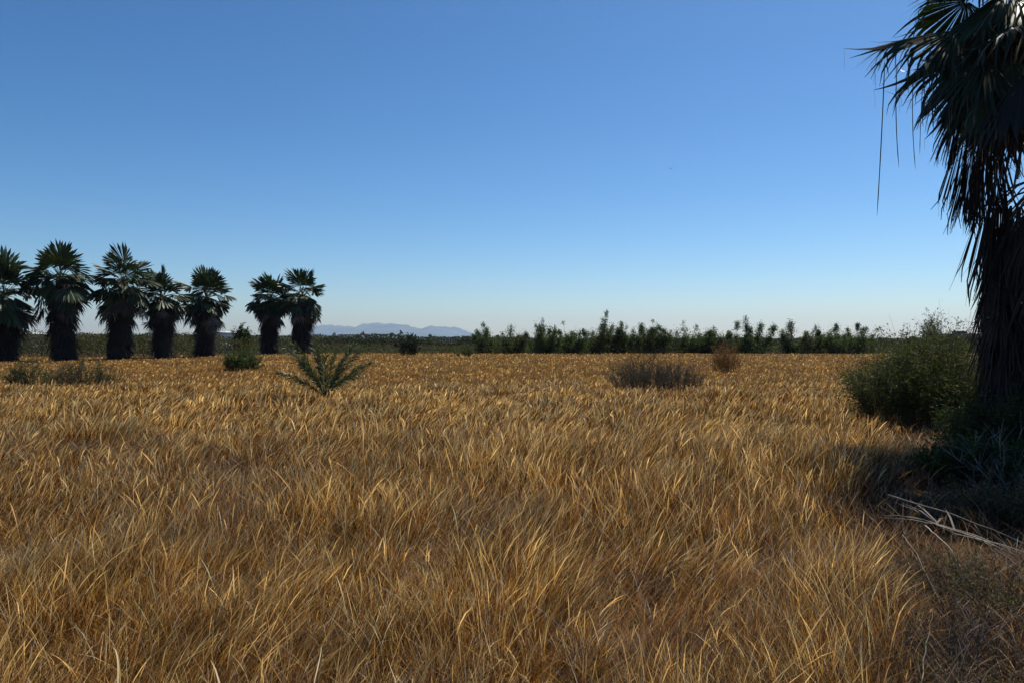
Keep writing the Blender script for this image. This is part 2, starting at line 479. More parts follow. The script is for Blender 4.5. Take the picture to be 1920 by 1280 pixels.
# ------------------------------------------------------------------ fan palms
def fan(g, rng, hub, fwd, up, L, nseg, K, spread, droop, cols, web=.45, fold=.25, wtip=1.0, threads=0, rag=.15):
    """one fan shaped leaf: pleated blade round the hub, free tips that hang"""
    fwd = fwd / np.linalg.norm(fwd)
    side = np.cross(fwd, up); side /= np.linalg.norm(side); nrm = np.cross(side, fwd)
    th = np.linspace(-spread, spread, nseg) + rng.normal(0, .025, nseg)
    Ls = L * (.72 + .28 * np.cos(th * .75)) * (.86 + .24 * rng.random(nseg))
    dirs = np.cos(th)[:, None] * fwd + np.sin(th)[:, None] * side - fold * np.abs(np.sin(th))[:, None] * nrm * 1.0
    dirs = unit(dirs)
    C = np.zeros((nseg, K, 3)); C[:, 0] = hub + dirs * .03 * L
    d = dirs.copy(); st = Ls / (K - 1)
    t = np.linspace(0, 1, K)
    rnd = (.7 + .7 * rng.random(nseg))[:, None]
    brk = np.where(rng.random(nseg) < rag, web + (1 - web) * rng.random(nseg), 9)      # tips that are snapped and hang
    sway = rng.normal(0, .12 + .4 * rag, (nseg, 3))
    for i in range(1, K):
        C[:, i] = C[:, i - 1] + d * st[:, None]
        g_ = droop * (.12 if t[i] < web else 1.0) * rnd * (5.0 / K)
        g_ = g_ + (t[i] > brk)[:, None] * 1.6
        d = unit(d + np.array([0, 0, -1.]) * g_ + sway * (t[i] > web))
    dth = 2 * spread / (nseg - 1)
    half = np.tan(dth / 2) * (Ls[:, None] * t[None, :]) * 1.03
    free = np.clip((t - web) / (1 - web), 0, 1)
    wmax = np.tan(dth / 2) * Ls[:, None] * max(web, .2) * 1.03
    half = np.where(t[None, :] <= web, half, wmax * (1 - free[None, :]) ** .8) * wtip
    half[:, 0] = .004 * L + half[:, 0]; half[:, -1] = .0025 * L
    tang = -np.sin(th)[:, None] * fwd + np.cos(th)[:, None] * side
    pl = np.where(np.arange(nseg) % 2 == 0, 1, -1)[:, None] * .45
    wv = unit(tang + nrm * pl)
    W = wv[:, None, :] * half[:, :, None]
    k = rng.integers(0, len(cols))
    base = np.asarray(cols[k]) * (.8 + .4 * rng.random())
    c = base[None, :] * (.8 + .4 * rng.random((nseg, 1)))
    g.strips(C, W, c)
    if threads:
        i = rng.integers(0, nseg, threads); j = rng.integers(K // 2, K, threads)
        P = C[i, j]; ll = (.06 + .24 * rng.random(threads))[:, None]
        dz = np.array([0, 0, -1.])
        sw = rng.normal(0, .12, (threads, 3))
        T = np.stack([P, P + (dz + sw) * ll * .5, P + (dz + sw * .3) * ll], 1)
        Wt = np.tile(np.array([[.0016, 0, 0]]), (threads, 3, 1)).reshape(threads, 3, 3)
        g.strips(T, Wt, np.tile(np.array([[.3, .27, .2]]), (threads, 1)))

def petiole(g, hub0, dirv, length, sag, col, r=.02, K=5):
    """stalk that leaves hub0 along dirv and bends down; returns its end and end direction"""
    d = dirv / np.linalg.norm(dirv); P = [np.array(hub0, float)]
    for i in range(K - 1):
        P.append(P[-1] + d * length / (K - 1)); d = d + np.array([0, 0, -1.]) * sag / (K - 1); d /= np.linalg.norm(d)
    C = np.array(P)[None]
    # flat stalk: wider than thick
    g.tubes(C, np.linspace(1.5, .8, K)[None, :] * r, col, 4)
    return C[0, -1], d

PALM_G = [(.022, .038, .013), (.030, .05, .017), (.018, .031, .012), (.042, .06, .022)]
PALM_D = [(.10, .085, .068), (.065, .05, .038), (.17, .15, .125), (.05, .037, .028)]
PALM_K = [(.028, .021, .018), (.018, .014, .013), (.045, .033, .025)]

def row_palm(px, d, ytop, crown_px, skirt_px, label, seed):
    """fan palm of the row: dead leaves wrap the whole trunk"""
    rng = np.random.default_rng(seed)
    base = at(px, d)
    H = hgt(ytop, d) - base[2]
    m = d / F
    cr = crown_px * m / 2; sr = skirt_px * m / 2
    heart = H - 1.22 * cr
    root = empty('fan_palm', base)
    tag(root, label, 'palm tree', 'fan palms in a row at the edge of the field')
    root.rotation_euler = (R(rng.normal(0, 1.2)), R(rng.normal(0, 1.6)), 0)
    # trunk
    tk = Geo(); K = 10
    z = np.linspace(-.1, heart, K); C = np.stack([np.zeros(K), np.zeros(K), z], -1)[None]
    tk.tubes(C, (np.linspace(.42, .3, K))[None], (.10, .075, .055), 12)
    tk.build('trunk', M_BARK, root)
    cg = Geo(); sg = Geo()
    top = np.array([0, 0, heart])
    blade = cr * .54; pet = cr * .56
    nl = 40
    for i in range(nl):
        f = i / (nl - 1)
        el = R(80 - 112 * f + rng.normal(0, 11)); az = i * 2.39996 + rng.normal(0, .25)
        dv = np.array([math.cos(az) * math.cos(el), math.sin(az) * math.cos(el), math.sin(el)])
        P, dd = petiole(cg, top + np.array([0, 0, .12 * (1 - f)]), dv, pet * ((.3 if i % 3 == 2 else .75) + .6 * rng.random()), .25 + .45 * f, (.09, .10, .04), .022, 4)
        up = np.array([0, 0, 1.]) + rng.normal(0, .25, 3)
        fan(cg, rng, P, dd + np.array([0, 0, -.06]), up, blade * (.75 + .55 * rng.random()), 18, 5, R(78), .20 + .7 * f, PALM_G, .84, .4, 1.1)
    cg.build('crown', M_PALM, root)
    # greyish leaves just dead under the crown, standing out and down
    for i in range(34):
        el = R(-15 - 62 * rng.random()); az = rng.random() * 6.283
        dv = np.array([math.cos(az) * math.cos(el), math.sin(az) * math.cos(el), math.sin(el)])
        P, dd = petiole(sg, top - np.array([0, 0, .05 + 1.0 * rng.random() ** 1.5]), dv, pet * (.7 + .6 * rng.random()), .8, (.15, .12, .08), .02, 4)
        fan(sg, rng, P, dd, np.array([0, 0, 1.]) + rng.normal(0, .3, 3), blade * (.6 + .5 * rng.random()), 14, 5, R(60), .7, PALM_D + PALM_K[:1], .55, .4, 1.1)
    # the skirt down to the ground
    nrow = int((heart - .2) / .2)
    for r_ in range(nrow):
        zz = heart - .45 - r_ * .2
        if zz < .5: break
        for q in range(10):
            az = rng.random() * 6.283
            rad = sr * (.50 + .24 * rng.random() ** 2 + .20 * (zz / heart)) * (1 + .6 * (vnoise(az * 1.3, zz, .8, seed) - .5)); out = np.array([math.cos(az), math.sin(az), 0])
            P = out * rad * .78 + np.array([0, 0, zz])
            dv = out * (.15 + .55 * rng.random() ** 2) + np.array([0, 0, -1.])
            st = np.stack([out * .3 + np.array([0, 0, zz + .35]), (out * .3 + P) / 2 + np.array([0, 0, .25]), P])[None]
            sg.tubes(st, np.full((1, 3), .02), (.11, .085, .06), 3)
            fan(sg, rng, P, dv, out + rng.normal(0, .25, 3), min(blade * (.85 + .3 * rng.random()), zz + .25), 9, 4, R(34), .5, PALM_K, .35, .2)
    sg.build('dead_leaf_skirt', M_DEAD, root)
    return root

ROW = [
    (4, 53, 474, 136, 60, 'fan palm cut off by the left edge of the photo, shaggy dead leaf skirt'),
    (121, 54, 452, 120, 52, 'tallest fan palm of the row, second from the left edge'),
    (223, 57, 462, 116, 48, 'tall fan palm, third from the left, beside the tallest palm'),
    (308, 60, 502, 94, 44, 'shorter narrow crowned fan palm, fourth from the left'),
    (385, 65, 500, 100, 42, 'fan palm at the right end of the group of five, round crown'),
    (505, 78, 506, 90, 32, 'narrower left fan palm of the separate pair'),
    (567, 78, 501, 92, 40, 'stouter right fan palm of the separate pair, next to the mountains'),
]
for i, a in enumerate(ROW):
    row_palm(*a, seed=100 + i)

# ------------------------------------------------------------------ the big palm on the right
def big_palm():
    rng = np.random.default_rng(5)
    d0 = 10.5; px0 = 1985
    base = at(px0, d0)
    root = empty('large_fan_palm', base)
    tag(root, 'large dark fan palm at the right edge with drooping fronds and thick skirt', 'palm tree')
    m = d0 / F
    def loc(px, py, dy=0.0):         # point relative to the palm's base
        dd = d0 + dy
        return np.array([(px - 960) / F * dd - base[0], dy, hgt(py, dd) - base[2]])
    heart = loc(1990, -60)
    tk = Geo(); K = 24
    z = np.linspace(-.1, heart[2] + .15, K)
    C = np.stack([.03 * np.sin(z * 1.3), .02 * np.cos(z), z], -1)[None]
    tk.tubes(C, (np.linspace(.40, .26, K) * (1 + .06 * (np.arange(K) % 2)))[None], (.09, .07, .055), 18)
    tk.build('trunk', M_BARK, root)
    fr = []
    up0 = np.array([0, 0, 1.])
    def frond(dirv, pl, sag, L, spread, droop, cols, dead=False, nseg=46, upv=None, threads=14, rag=.35, fdir=None, hubat=None, start=None, fold=.3, web=.48):
        g = Geo()
        s = heart - np.array([0, 0, .1 + (.5 * rng.random() if dead else .0)]) if start is None else start
        pc = (.16, .13, .09) if dead else (.13, .12, .05)
        if hubat is None:
            P, dd = petiole(g, s, np.asarray(dirv, float), pl, sag, pc, .017, 8)
        else:
            P = hubat; mid = (s + P) / 2 + np.array([0, 0, .22 * np.linalg.norm(P - s)])
            CC = curve(s[None], mid[None], P[None], 8)
            g.tubes(CC, np.linspace(1.5, .8, 8)[None] * .017, pc, 5); dd = CC[0, -1] - CC[0, -2]
        if fdir is not None: dd = np.asarray(fdir, float)
        fan(g, rng, P, dd, (up0 + rng.normal(0, .2, 3)) if upv is None else np.asarray(upv, float), L, nseg, 9, spread, droop, cols, web, fold, 1.35, threads, rag)
        o = g.build('dead_frond' if dead else 'frond', M_DEAD if dead else M_PALM, root)
        return o
    # green fronds in a spiral round the heart (most of them above and to the right of the picture)
    n = 26
    for i in range(n):
        f = i / (n - 1)
        el = R(84 - 88 * f + rng.normal(0, 5)); az = i * 2.39996 + .6
        az = math.atan2(math.sin(az), math.cos(az))
        if abs(abs(az) - math.pi) < .55 and f > .4: continue       # those on the left are placed below
        dv = (math.cos(az) * math.cos(el), math.sin(az) * math.cos(el), math.sin(el))
        frond(dv, 1.25 + .3 * rng.random(), .5 + .4 * f, 1.15 + .15 * rng.random(), R(105), .30 + .25 * f, PALM_G)
    # fronds seen at the left of the crown
    frond(None, 0, 0, 1.38, R(82), .62, PALM_G, web=.62, rag=.25, hubat=loc(1795, 58, -.1), fdir=(-1, -.1, -.22), upv=(-.1, -.6, .8), nseg=60, threads=50)
    frond(None, 0, 0, 1.3, R(80), .50, PALM_G, web=.6, hubat=loc(1815, 95, .5), fdir=(-.8, .3, -.45), upv=(-.3, -.6, .7), nseg=50, threads=30)
    frond(None, 0, 0, 1.2, R(75), .55, PALM_G, hubat=loc(1850, 110, -.7), fdir=(-.6, -.4, -.7), upv=(-.5, -.7, .5), nseg=50, threads=30)
    frond(None, 0, 0, 1.15, R(70), .7, PALM_G, hubat=loc(1862, -95, .2), fdir=(-.8, .1, -.15), upv=(.1, -.4, .9), nseg=40)
    for (px, py, dy, fx, fy, fz) in ((1850, 20, .3, -.5, .1, -.8), (1890, -20, -.5, -.5, -.5, -.6), (1905, 90, -.2, -.35, -.4, -.9), (1840, 120, -.2, -.5, -.2, -.9), (1870, 150, .5, -.3, .3, -1), (1900, 120, -1., -.1, -.5, -.9)):
        frond(None, 0, 0, .95, R(70), .65, PALM_G + PALM_K, hubat=loc(px + 18, py + 22, dy - .25), fdir=(fx * .8, fy - .3, fz), upv=(-.6, -.6, .4), nseg=34, web=.7)
        frond(None, 0, 0, 1.15, R(62), .55, PALM_G + PALM_K, hubat=loc(px, py, dy), fdir=(fx, fy, fz), upv=(-.6, -.6, .4), nseg=38, web=.66)
    frond(None, 0, 0, 1.15, R(95), .4, PALM_G, hubat=loc(1905, 45, -.9), fdir=(-.3, -.9, -.3), nseg=46)
    frond(None, 0, 0, 1.1, R(85), .5, PALM_G, hubat=loc(1880, 60, .8), fdir=(-.5, .6, -.4), nseg=46)
    # grey and brown dead fronds hanging under the crown
    D2 = PALM_D + PALM_K
    for (px, py, dy, fx, fz, L, sp) in ((1845, 130, .2, -.45, -.8, 1.15, 52), (1870, 170, -.4, -.3, -.9, 1.1, 45), (1830, 95, .4, -.6, -.6, 1.0, 60),
                                        (1900, 150, -.8, -.2, -.9, 1.2, 55), (1860, 60, -.5, -.7, -.5, 1.1, 70), (1890, 90, -.3, -.4, -.7, 1.1, 60),
                                        (1915, 200, -.5, -.25, -.95, 1.1, 45), (1880, 30, .0, -.5, -.5, 1.0, 70)):
        frond(None, 0, 0, L, R(sp), .5, D2, True, hubat=loc(px, py, dy), fdir=(fx, rng.normal(0, .25), fz), upv=(-.8, -.4, .3), nseg=34, threads=20)
    # long bundles that hang well below the crown
    for (px, py, dy, L, sp, fx) in ((1834, 240, 0, 1.45, 11, -.07), (1843, 225, .2, 1.45, 13, -.08), (1826, 250, -.1, 1.3, 11, -.06), (1836, 262, .15, 1.25, 11, -.03), (1816, 215, .25, 1.3, 11, -.08),
                                    (1872, 300, -.2, 1.85, 10, -.03), (1884, 330, .2, 1.75, 11, -.05), (1896, 380, 0, 1.6, 11, -.06), (1878, 280, .1, 1.8, 10, -.02), (1800, 190, .2, 1.0, 15, -.2),
                                    (1812, 170, -.2, 1.0, 18, -.16), (1858, 200, .4, 1.3, 14, -.05)):
        frond(None, 0, 0, L, R(sp), .35, PALM_K, True, hubat=loc(px, py, dy), fdir=(fx, rng.normal(0, .06), -1), upv=(rng.normal(0, .6), -1, .1), nseg=28, threads=6, web=.82, fold=.8,
              start=loc(1965, 80, dy * .5))
    # broken leaf strips swinging free at the left
    g = Geo()
    for (px, y0, y1, w, sway) in ((1648, 118, 405, .009, -4), (1671, 125, 315, .008, 14), (1702, 140, 318, .007, 14), (1720, 150, 290, .006, 4)):
        K = 9; t = np.linspace(0, 1, K)
        C = np.stack([loc(px + 10 * (1 - q) + sway * q * q, y0 + (y1 - y0) * q, .1) for q in t])[None]
        W = np.array([1., .25, 0])[None, None, :] * (w * np.array([.6, 1, 1, .9, 1, 1, .8, 1, .25]))[None, :, None]
        g.strips(C, W, np.array([[.06, .05, .04]]))
    g.build('hanging_strips', M_DEAD, root)
    # skirt of dead leaves round the trunk, from under the crown to the ground
    g = Geo()
    ztop = loc(1960, 372)[2]
    for r_ in range(26):
        zz = ztop - r_ * .145
        if zz < .35: break
        k = 1.0 - .13 * (zz / ztop)
        for q in range(13):
            az = rng.random() * 6.283; out = np.array([math.cos(az), math.sin(az), 0])
            rad = .86 * k * (.86 + .2 * rng.random())
            P = out * rad + np.array([0, 0, zz])
            st = np.stack([out * .3 + np.array([0, 0, zz + .3]), out * rad * .7 + np.array([0, 0, zz + .22]), P])[None]
            g.tubes(st, np.full((1, 3), .014), (.11, .085, .06), 4)
            fan(g, rng, P, out * (.12 + .16 * rng.random()) + np.array([0, 0, -1.]), out + rng.normal(0, .25, 3), min(.95 + .3 * rng.random(), zz + .2), 16, 6, R(26), .4, PALM_K, .4, .2)
    g.build('dead_leaf_skirt', M_DEAD, root)
    # bare stalks crossing the gap between crown and skirt
    for (a, b) in (((1975, 120), (1880, 345)), ((1980, 200), (1895, 400)), ((1990, 160), (1925, 350)), ((1960, 250), (1870, 300)), ((2000, 220), (1930, 300))):
        gg = Geo(); p0 = loc(*a); p1 = loc(*b); p1[1] -= .3
        C = curve(p0[None], ((p0 + p1) / 2 + np.array([-.25, -.1, .12]))[None], p1[None], 8)
        gg.tubes(C, np.full((1, 8), .015), (.12, .09, .06), 5)
        gg.build('dead_stalk', M_DEAD, root)
big_palm()

# ------------------------------------------------------------------ young feather palm in the grass
def young_palm():
    rng = np.random.default_rng(11)
    d = 18.3; base = at(610, d)
    root = empty('young_palm', base)
    tag(root, 'small young green feather palm standing alone in the dry grass', 'young palm')
    m = d / F
    def frond(dx, top, arch, L):
        """dx, top: tip offset in pixels from the base"""
        g = Geo()
        tip = np.array([dx * m, rng.normal(0, .35), top])
        mid = tip * np.array([.35, .35, 0]) + np.array([0, 0, tip[2] * (.5 + arch)])
        C = curve(np.array([[0, 0, .12]]), mid[None], tip[None], 24)
        g.tubes(C, np.linspace(.016, .004, 24)[None], (.10, .12, .045), 4)
        n = 44
        t = .2 + .8 * np.linspace(0, 1, n); f = t * 23; i0 = np.clip(f.astype(int), 0, 22); fr = (f - i0)[:, None]
        P = C[0, i0] * (1 - fr) + C[0, i0 + 1] * fr; T = unit(C[0, i0 + 1] - C[0, i0])
        sd_ = unit(np.cross(T, np.array([0, -1., .3])))
        for s in (-1, 1):
            D = unit(T * 1.1 + sd_ * s * .6 + rng.normal(0, .12, (n, 3)))
            LL = (.19 * np.sin(np.clip(t, .05, 1) * 2.6) + .06)[:, None] * (.8 + .3 * rng.random((n, 1)))
            CC = np.stack([P, P + D * LL * .5, P + D * LL - np.array([0, 0, .04])], 1)
            wv = unit(np.cross(D, T) + rng.normal(0, .5, (n, 3))) * .013
            WW = np.stack([wv * .6, wv, wv * .15], 1)
            c = np.array([(.08, .115, .035), (.11, .135, .045), (.15, .14, .065)])[rng.integers(0, 3, n)] * (.8 + .4 * rng.random((n, 1)))
            g.strips(CC, WW, c)
        g.build('frond', M_PALM, root)
    for a in ((-92, .74, .25, 1), (-66, 1.34, .12, 1), (-44, 1.44, .05, 1), (-24, 1.48, .03, 1), (-18, 1.30, .05, 1), (6, 1.38, .03, 1), (48, 1.44, .04, 1),
              (40, 1.2, .05, 1), (78, .98, .2, 1), (70, .74, .25, 1), (-52, 1.08, .1, 1), (22, 1.22, .05, 1), (60, 1.25, .1, 1), (-34, 1.0, .1, 1)):
        frond(*a)
    st = Geo(); K = 5
    st.tubes(np.stack([np.zeros(K), np.zeros(K), np.linspace(-.05, .25, K)], -1)[None], np.array([[.10, .11, .10, .07, .03]]), (.10, .075, .05), 10)
    st.build('stem_base', M_BARK, root)
young_palm()

# ------------------------------------------------------------------ bushes in the field
plant('green_bush', 453, 38, 1.12, 1.8, 80, 6500, (.075, .022), G_FRESH + G_OLIVE, 'low rounded green bush in the grass left of the young palm', 'bush', seed=21, sub=4, bs=.8)
plant('low_bush', 160, 23.5, 1.0, 1.9, 60, 3200, (.06, .014), G_BROWN + G_OLIVE[:2], 'dark brown low shrub in the grass before the tallest palm', 'shrub', seed=22, sub=4, bs=.75)
plant('low_bush', 62, 24.0, .92, 1.6, 50, 2600, (.06, .015), G_OLIVE + G_BROWN[:1], 'olive low shrub in the grass near the left edge', 'shrub', seed=23, sub=4, bs=.75)
plant('dead_shrub', 1205, 22.0, 1.22, 2.1, 150, 6000, (.05, .009), [(.055, .047, .04), (.04, .036, .03), (.075, .062, .05)], 'grey dried out twiggy shrub in the middle of the grass', 'shrub',
      seed=24, sub=6, bs=.75, upright=.2, stem_col=(.08, .065, .055), stem_r=.006)
plant('dead_shrub', 1272, 22.3, 1.0, 1.6, 100, 3000, (.05, .009), [(.085, .055, .045), (.06, .045, .04), (.10, .075, .055)], 'smaller purplish brown dried shrub touching the grey one', 'shrub',
      seed=25, sub=6, bs=.75, upright=.2, stem_col=(.085, .06, .05), stem_r=.006)
plant('rusty_shrub', 1362, 35, 1.62, 1.55, 80, 4200, (.06, .014), G_RUST, 'reddish brown dry shrub before the young trees', 'shrub', seed=26, sub=5, bs=.7, stem_col=(.12, .07, .04), stem_r=.007)
plant('dark_bush', 765, 72, hgt(627, 72), 2.5, 60, 3200, (.13, .05), [(.018, .022, .014), (.025, .03, .016)], 'nearly black round bush at the field edge under the mountains', 'bush', seed=27, sub=4, bs=.6)
plant('small_bush', 872, 64, 1.35, 1.5, 30, 1300, (.10, .035), G_OLIVE, 'small olive green bush at the field edge right of the mountains', 'bush', seed=28, sub=4, bs=.6)
plant('round_tree', 453, 84, hgt(603, 84), 2.2, 60, 4200, (.16, .06), G_DARK, 'small dark round tree between the two groups of palms', 'tree', seed=29, sub=5, trunk=.4, parts=('crown', 'branches'))

# ------------------------------------------------------------------ the young orchard trees
def orchard():
    spec = [(912, 82, 606, 30, 'thin young tree with one tall tuft at the left end of the line'),
            (955, 81, 612, 36, 'short double topped young tree, second in the line'),
            (1020, 80, 599, 30, 'slender young tree with a single tall shoot'),
            (1072, 80, 602, 38, 'young tree with several upright shoots left of the tallest tree'),
            (1124, 80, 583, 52, 'tallest young tree of the line with a dark rounded top'),
            (1166, 81, 603, 30, 'young tree with a flat tufted top touching the tallest tree'),
            (1207, 81, 608, 34, 'low young tree with a thin pointed top, third right of the tallest'),
            (1228, 80, 600, 30, 'young tree with a curved top shoot, middle of the line'),
            (1292, 81, 603, 44, 'young tree with a leaning left shoot, standing in a gap'),
            (1330, 81, 612, 26, 'small young tree behind the rusty shrub'),
            (1374, 80, 605, 44, 'broad young tree with loose open top'),
            (1404, 80, 594, 34, 'young tree with one high floating tuft right of the rusty shrub'),
            (1487, 80, 604, 40, 'compact dark young tree after the wide gap'),
            (1535, 82, 613, 26, 'smallest young tree, a pair of thin shoots'),
            (1565, 81, 610, 38, 'low spreading young tree left of the big bush'),
            (1602, 81, 607, 34, 'young tree with forked top beside the big bush')]
    for i, (px, d, yt, wpx, lab) in enumerate(spec):
        rng = np.random.default_rng(300 + i)
        base = at(px, d); H = hgt(yt, d) - base[2]; w = wpx * d / F * 1.6
        root = empty('young_tree', base); tag(root, lab, 'tree', 'line of young trees along the far field edge')
        gl, gs = Geo(), Geo()
        nb = 9 + int(rng.integers(0, 6))
        cols = [G_DARK + G_FRESH + [(.11, .14, .07)], G_DARK[:2] + G_OLIVE + [(.12, .14, .08)], G_FRESH + G_OLIVE + [(.12, .15, .07)]][int(rng.integers(0, 3))]
        a = rng.random(nb) * 6.283; rr = rng.random(nb) ** .7
        hh = H * (.38 + .46 * rng.random(nb) ** 1.3); hh[0] = H * .96; rr[0] *= .35
        top = np.stack([np.cos(a) * rr * w * .88, np.sin(a) * rr * w * .88, hh], -1)
        b0 = np.stack([np.cos(a) * rr * w * .12, np.sin(a) * rr * w * .12, .2 + .3 * rng.random(nb)], -1)
        mid = np.stack([top[:, 0] * .75, top[:, 1] * .75, hh * .5], -1)
        C = curve(b0, mid, top, 9)
        gs.tubes(C, np.linspace(.03, .009, 9)[None] * np.ones((nb, 1)), (.10, .085, .065), 5)
        # leaves along each limb, in uneven tufts, thinning upward
        for b in range(nb):
            for t in np.sort(rng.random(9)):
                n = int(150 * (1.35 - .75 * t) * (.3 + 1.2 * rng.random()))
                f_ = t * 8; i0 = min(7, int(f_)); c = C[b, i0] * (1 - f_ + i0) + C[b, i0 + 1] * (f_ - i0)
                sg_ = (.33 - .17 * t) * (.6 + .8 * rng.random())
                P = c + rng.normal(0, 1, (n, 3)) * np.array([sg_, sg_, sg_ * (.8 + .9 * rng.random())])
                P[:, 2] = np.maximum(P[:, 2], .05)
                leaves(gl, rng, P, rand_dirs(rng, n) + np.array([0, 0, .5]), .15, .035, cols)
            n = 45; P = C[b, 8] + rng.normal(0, .09, (n, 3)) * np.array([1, 1, 1.4])
            leaves(gl, rng, P, rand_dirs(rng, n) + np.array([0, 0, .5]), .14, .04, cols)
        n = 800
        P = np.stack([rng.normal(0, w * .36, n), rng.normal(0, w * .3, n), .1 + 1.15 * rng.random(n) ** 1.2], -1)
        leaves(gl, rng, P, rand_dirs(rng, n) + np.array([0, 0, .3]), .15, .04, cols)
        tk = Geo(); K = 4
        tk.tubes(np.stack([np.zeros(K), np.zeros(K), np.linspace(-.05, .6, K)], -1)[None], np.array([[.06, .05, .045, .035]]), (.12, .10, .075), 8)
        tk.build('trunk', M_BARK, root); gs.build('limbs', M_BARK, root); gl.build('crown', M_LEAF, root)
orchard()

def leaf_mass(name, rng, pts_fn, n, leaf, cols, label, cat):
    g = Geo(); P = pts_fn(rng, n)
    leaves(g, rng, P, rand_dirs(rng, n) + np.array([0, 0, .3]), leaf[0], leaf[1], cols)
    return tag(g.build(name, M_LEAF), label, cat, kind='stuff')

# green weeds along the foot of the young trees
def weeds(rng, n):
    px = 590 + rng.random(n) * 1400; d = 79 + rng.random(n) * 7
    x = (px - 960) / F * d
    hmax = (.35 + .85 * fbm(x, d, 3.0, 91)) * np.interp(px, [590, 650, 850, 950, 2000], [1.1, 1.2, 1.1, 1.0, 1.0])
    return np.stack([x, d, .03 + rng.random(n) ** .8 * hmax], -1)
leaf_mass('undergrowth', np.random.default_rng(41), weeds, 60000, (.15, .035), G_DARK + G_BROWN + G_OLIVE[1:2], 'strip of low green weeds at the foot of the young trees', 'undergrowth')

# scrub behind and between the palms of the row
def scrub(rng, n):
    px = -260 + rng.random(n) * 860; d = 68 + rng.random(n) * 9 + np.where(px > 400, 12, 0)
    x = (px - 960) / F * d
    yt = np.interp(px, [-260, 60, 150, 250, 330, 400, 430, 600], [622, 626, 628, 627, 629, 630, 634, 636]) + (fbm(x, d, 2.6, 96) - .5) * 22
    H = hgt(yt, d)
    return np.stack([x, d, .03 + rng.random(n) ** .75 * H], -1)
leaf_mass('scrub', np.random.default_rng(42), scrub, 60000, (.16, .045), G_DARK[:3] + G_BROWN[1:3], 'dark scrub filling the background behind the row of palms', 'scrub')

# dark hedge between the field and the plain
def hedge(rng, n):
    px = 560 + rng.random(n) * 1500; d = 104 + rng.random(n) * 4
    x = (px - 960) / F * d
    yt = np.interp(px, [560, 700, 780, 800, 860, 880, 1600, 2060], [631, 632, 633, 640, 640, 635, 639, 638]) - 22 * np.clip(vnoise(px, 0 * px, 16, 93) - .6, 0, 1) + 4 * vnoise(px, 0 * px, 5, 94)
    return np.stack([x, d, .02 + rng.random(n) ** .8 * hgt(yt, d)], -1)
leaf_mass('hedge', np.random.default_rng(44), hedge, 60000, (.2, .07), [(.02, .03, .014), (.03, .036, .016), (.045, .042, .024)], 'dark green hedge line behind the young trees and under the mountains', 'hedge')

# far woods on the plain
def far_wood(rng, n):
    px = -400 + rng.random(n) * 3000; d = 230 + 60 * rng.random(n)
    x = (px - 960) / F * d
    yt = 628.5 + 5 * (fbm(px, 0 * px, 34, 97) - .5) - 16 * np.clip(vnoise(px, 0 * px, 9, 98) - .7, 0, 1) * 2.2
    yt = yt + np.interp(px, [700, 770, 790, 865, 900, 1000], [0, 0, 4, 4, 3, 6])
    H = np.maximum(hgt(yt, d), .6)
    return np.stack([x, d, rng.random(n) ** .7 * H], -1)
leaf_mass('far_wood', np.random.default_rng(43), far_wood, 70000, (.5, .2), [(.02, .03, .014), (.03, .036, .018), (.04, .038, .024)], 'low dark belt of far trees along the horizon', 'wood')

# ------------------------------------------------------------------ far buildings
def far_house(px0, px1, ytop, d, wall, roofc, label, chimneys=()):
    c = at((px0 + px1) / 2, d); w = (px1 - px0) / F * d; H = hgt(ytop, d)
    root = empty('low_building', (c[0], d, 0)); tag(root, label, 'building')
    g = Geo(); g.box(-w / 2, w / 2, -3, 3, 0, H - .22, wall); g.build('wall', M_PAINT, root)
    g = Geo(); g.box(-w / 2 - .4, w / 2 + .4, -3.4, 3.4, H - .22, H, roofc); r = g.build('roof', M_DARKROOF, root)
    for (px, wp, hp) in chimneys:
        x = (px - (px0 + px1) / 2) / F * d; ww = wp / F * d; hh = hp / F * d
        q = Geo(); q.box(x - ww / 2, x + ww / 2, -ww / 2, ww / 2, H, H + hh, (.05, .05, .055)); q.build('roof_box', M_PAINT, r)
    n = max(2, int(w / 3))
    for i in range(n):
        x = -w / 2 + (i + .5) * w / n
        q = Geo(); q.box(x - .45, x + .45, -3.03, -2.98, H * .42, H * .68, (.03, .03, .035)); q.build('window', M_DARKROOF, root)
far_house(1765, 1868, 626, 130, (.09, .06, .05), (.30, .25, .24), 'long low flat roofed building with two roof boxes behind the big bush', ((1793, 11, 5), (1806, 9, 5)))
far_house(42, 62, 624.5, 90, (.5, .5, .5), (.8, .8, .8), 'tiny pale shed between the two leftmost palms')
far_house(405, 421, 622, 92, (.75, .75, .75), (.7, .7, .72), 'tiny white shed between the two groups of palms')

plant('slender_tree', 1748, 75, hgt(572, 75), 1.9, 40, 2600, (.16, .035), [(.10, .11, .085), (.075, .085, .06), (.13, .13, .10)], 'pale slender grey green tree rising behind the big bush', 'tree',
      seed=51, sub=4, upright=1.0, low=.25, trunk=.8, parts=('crown', 'branches'))

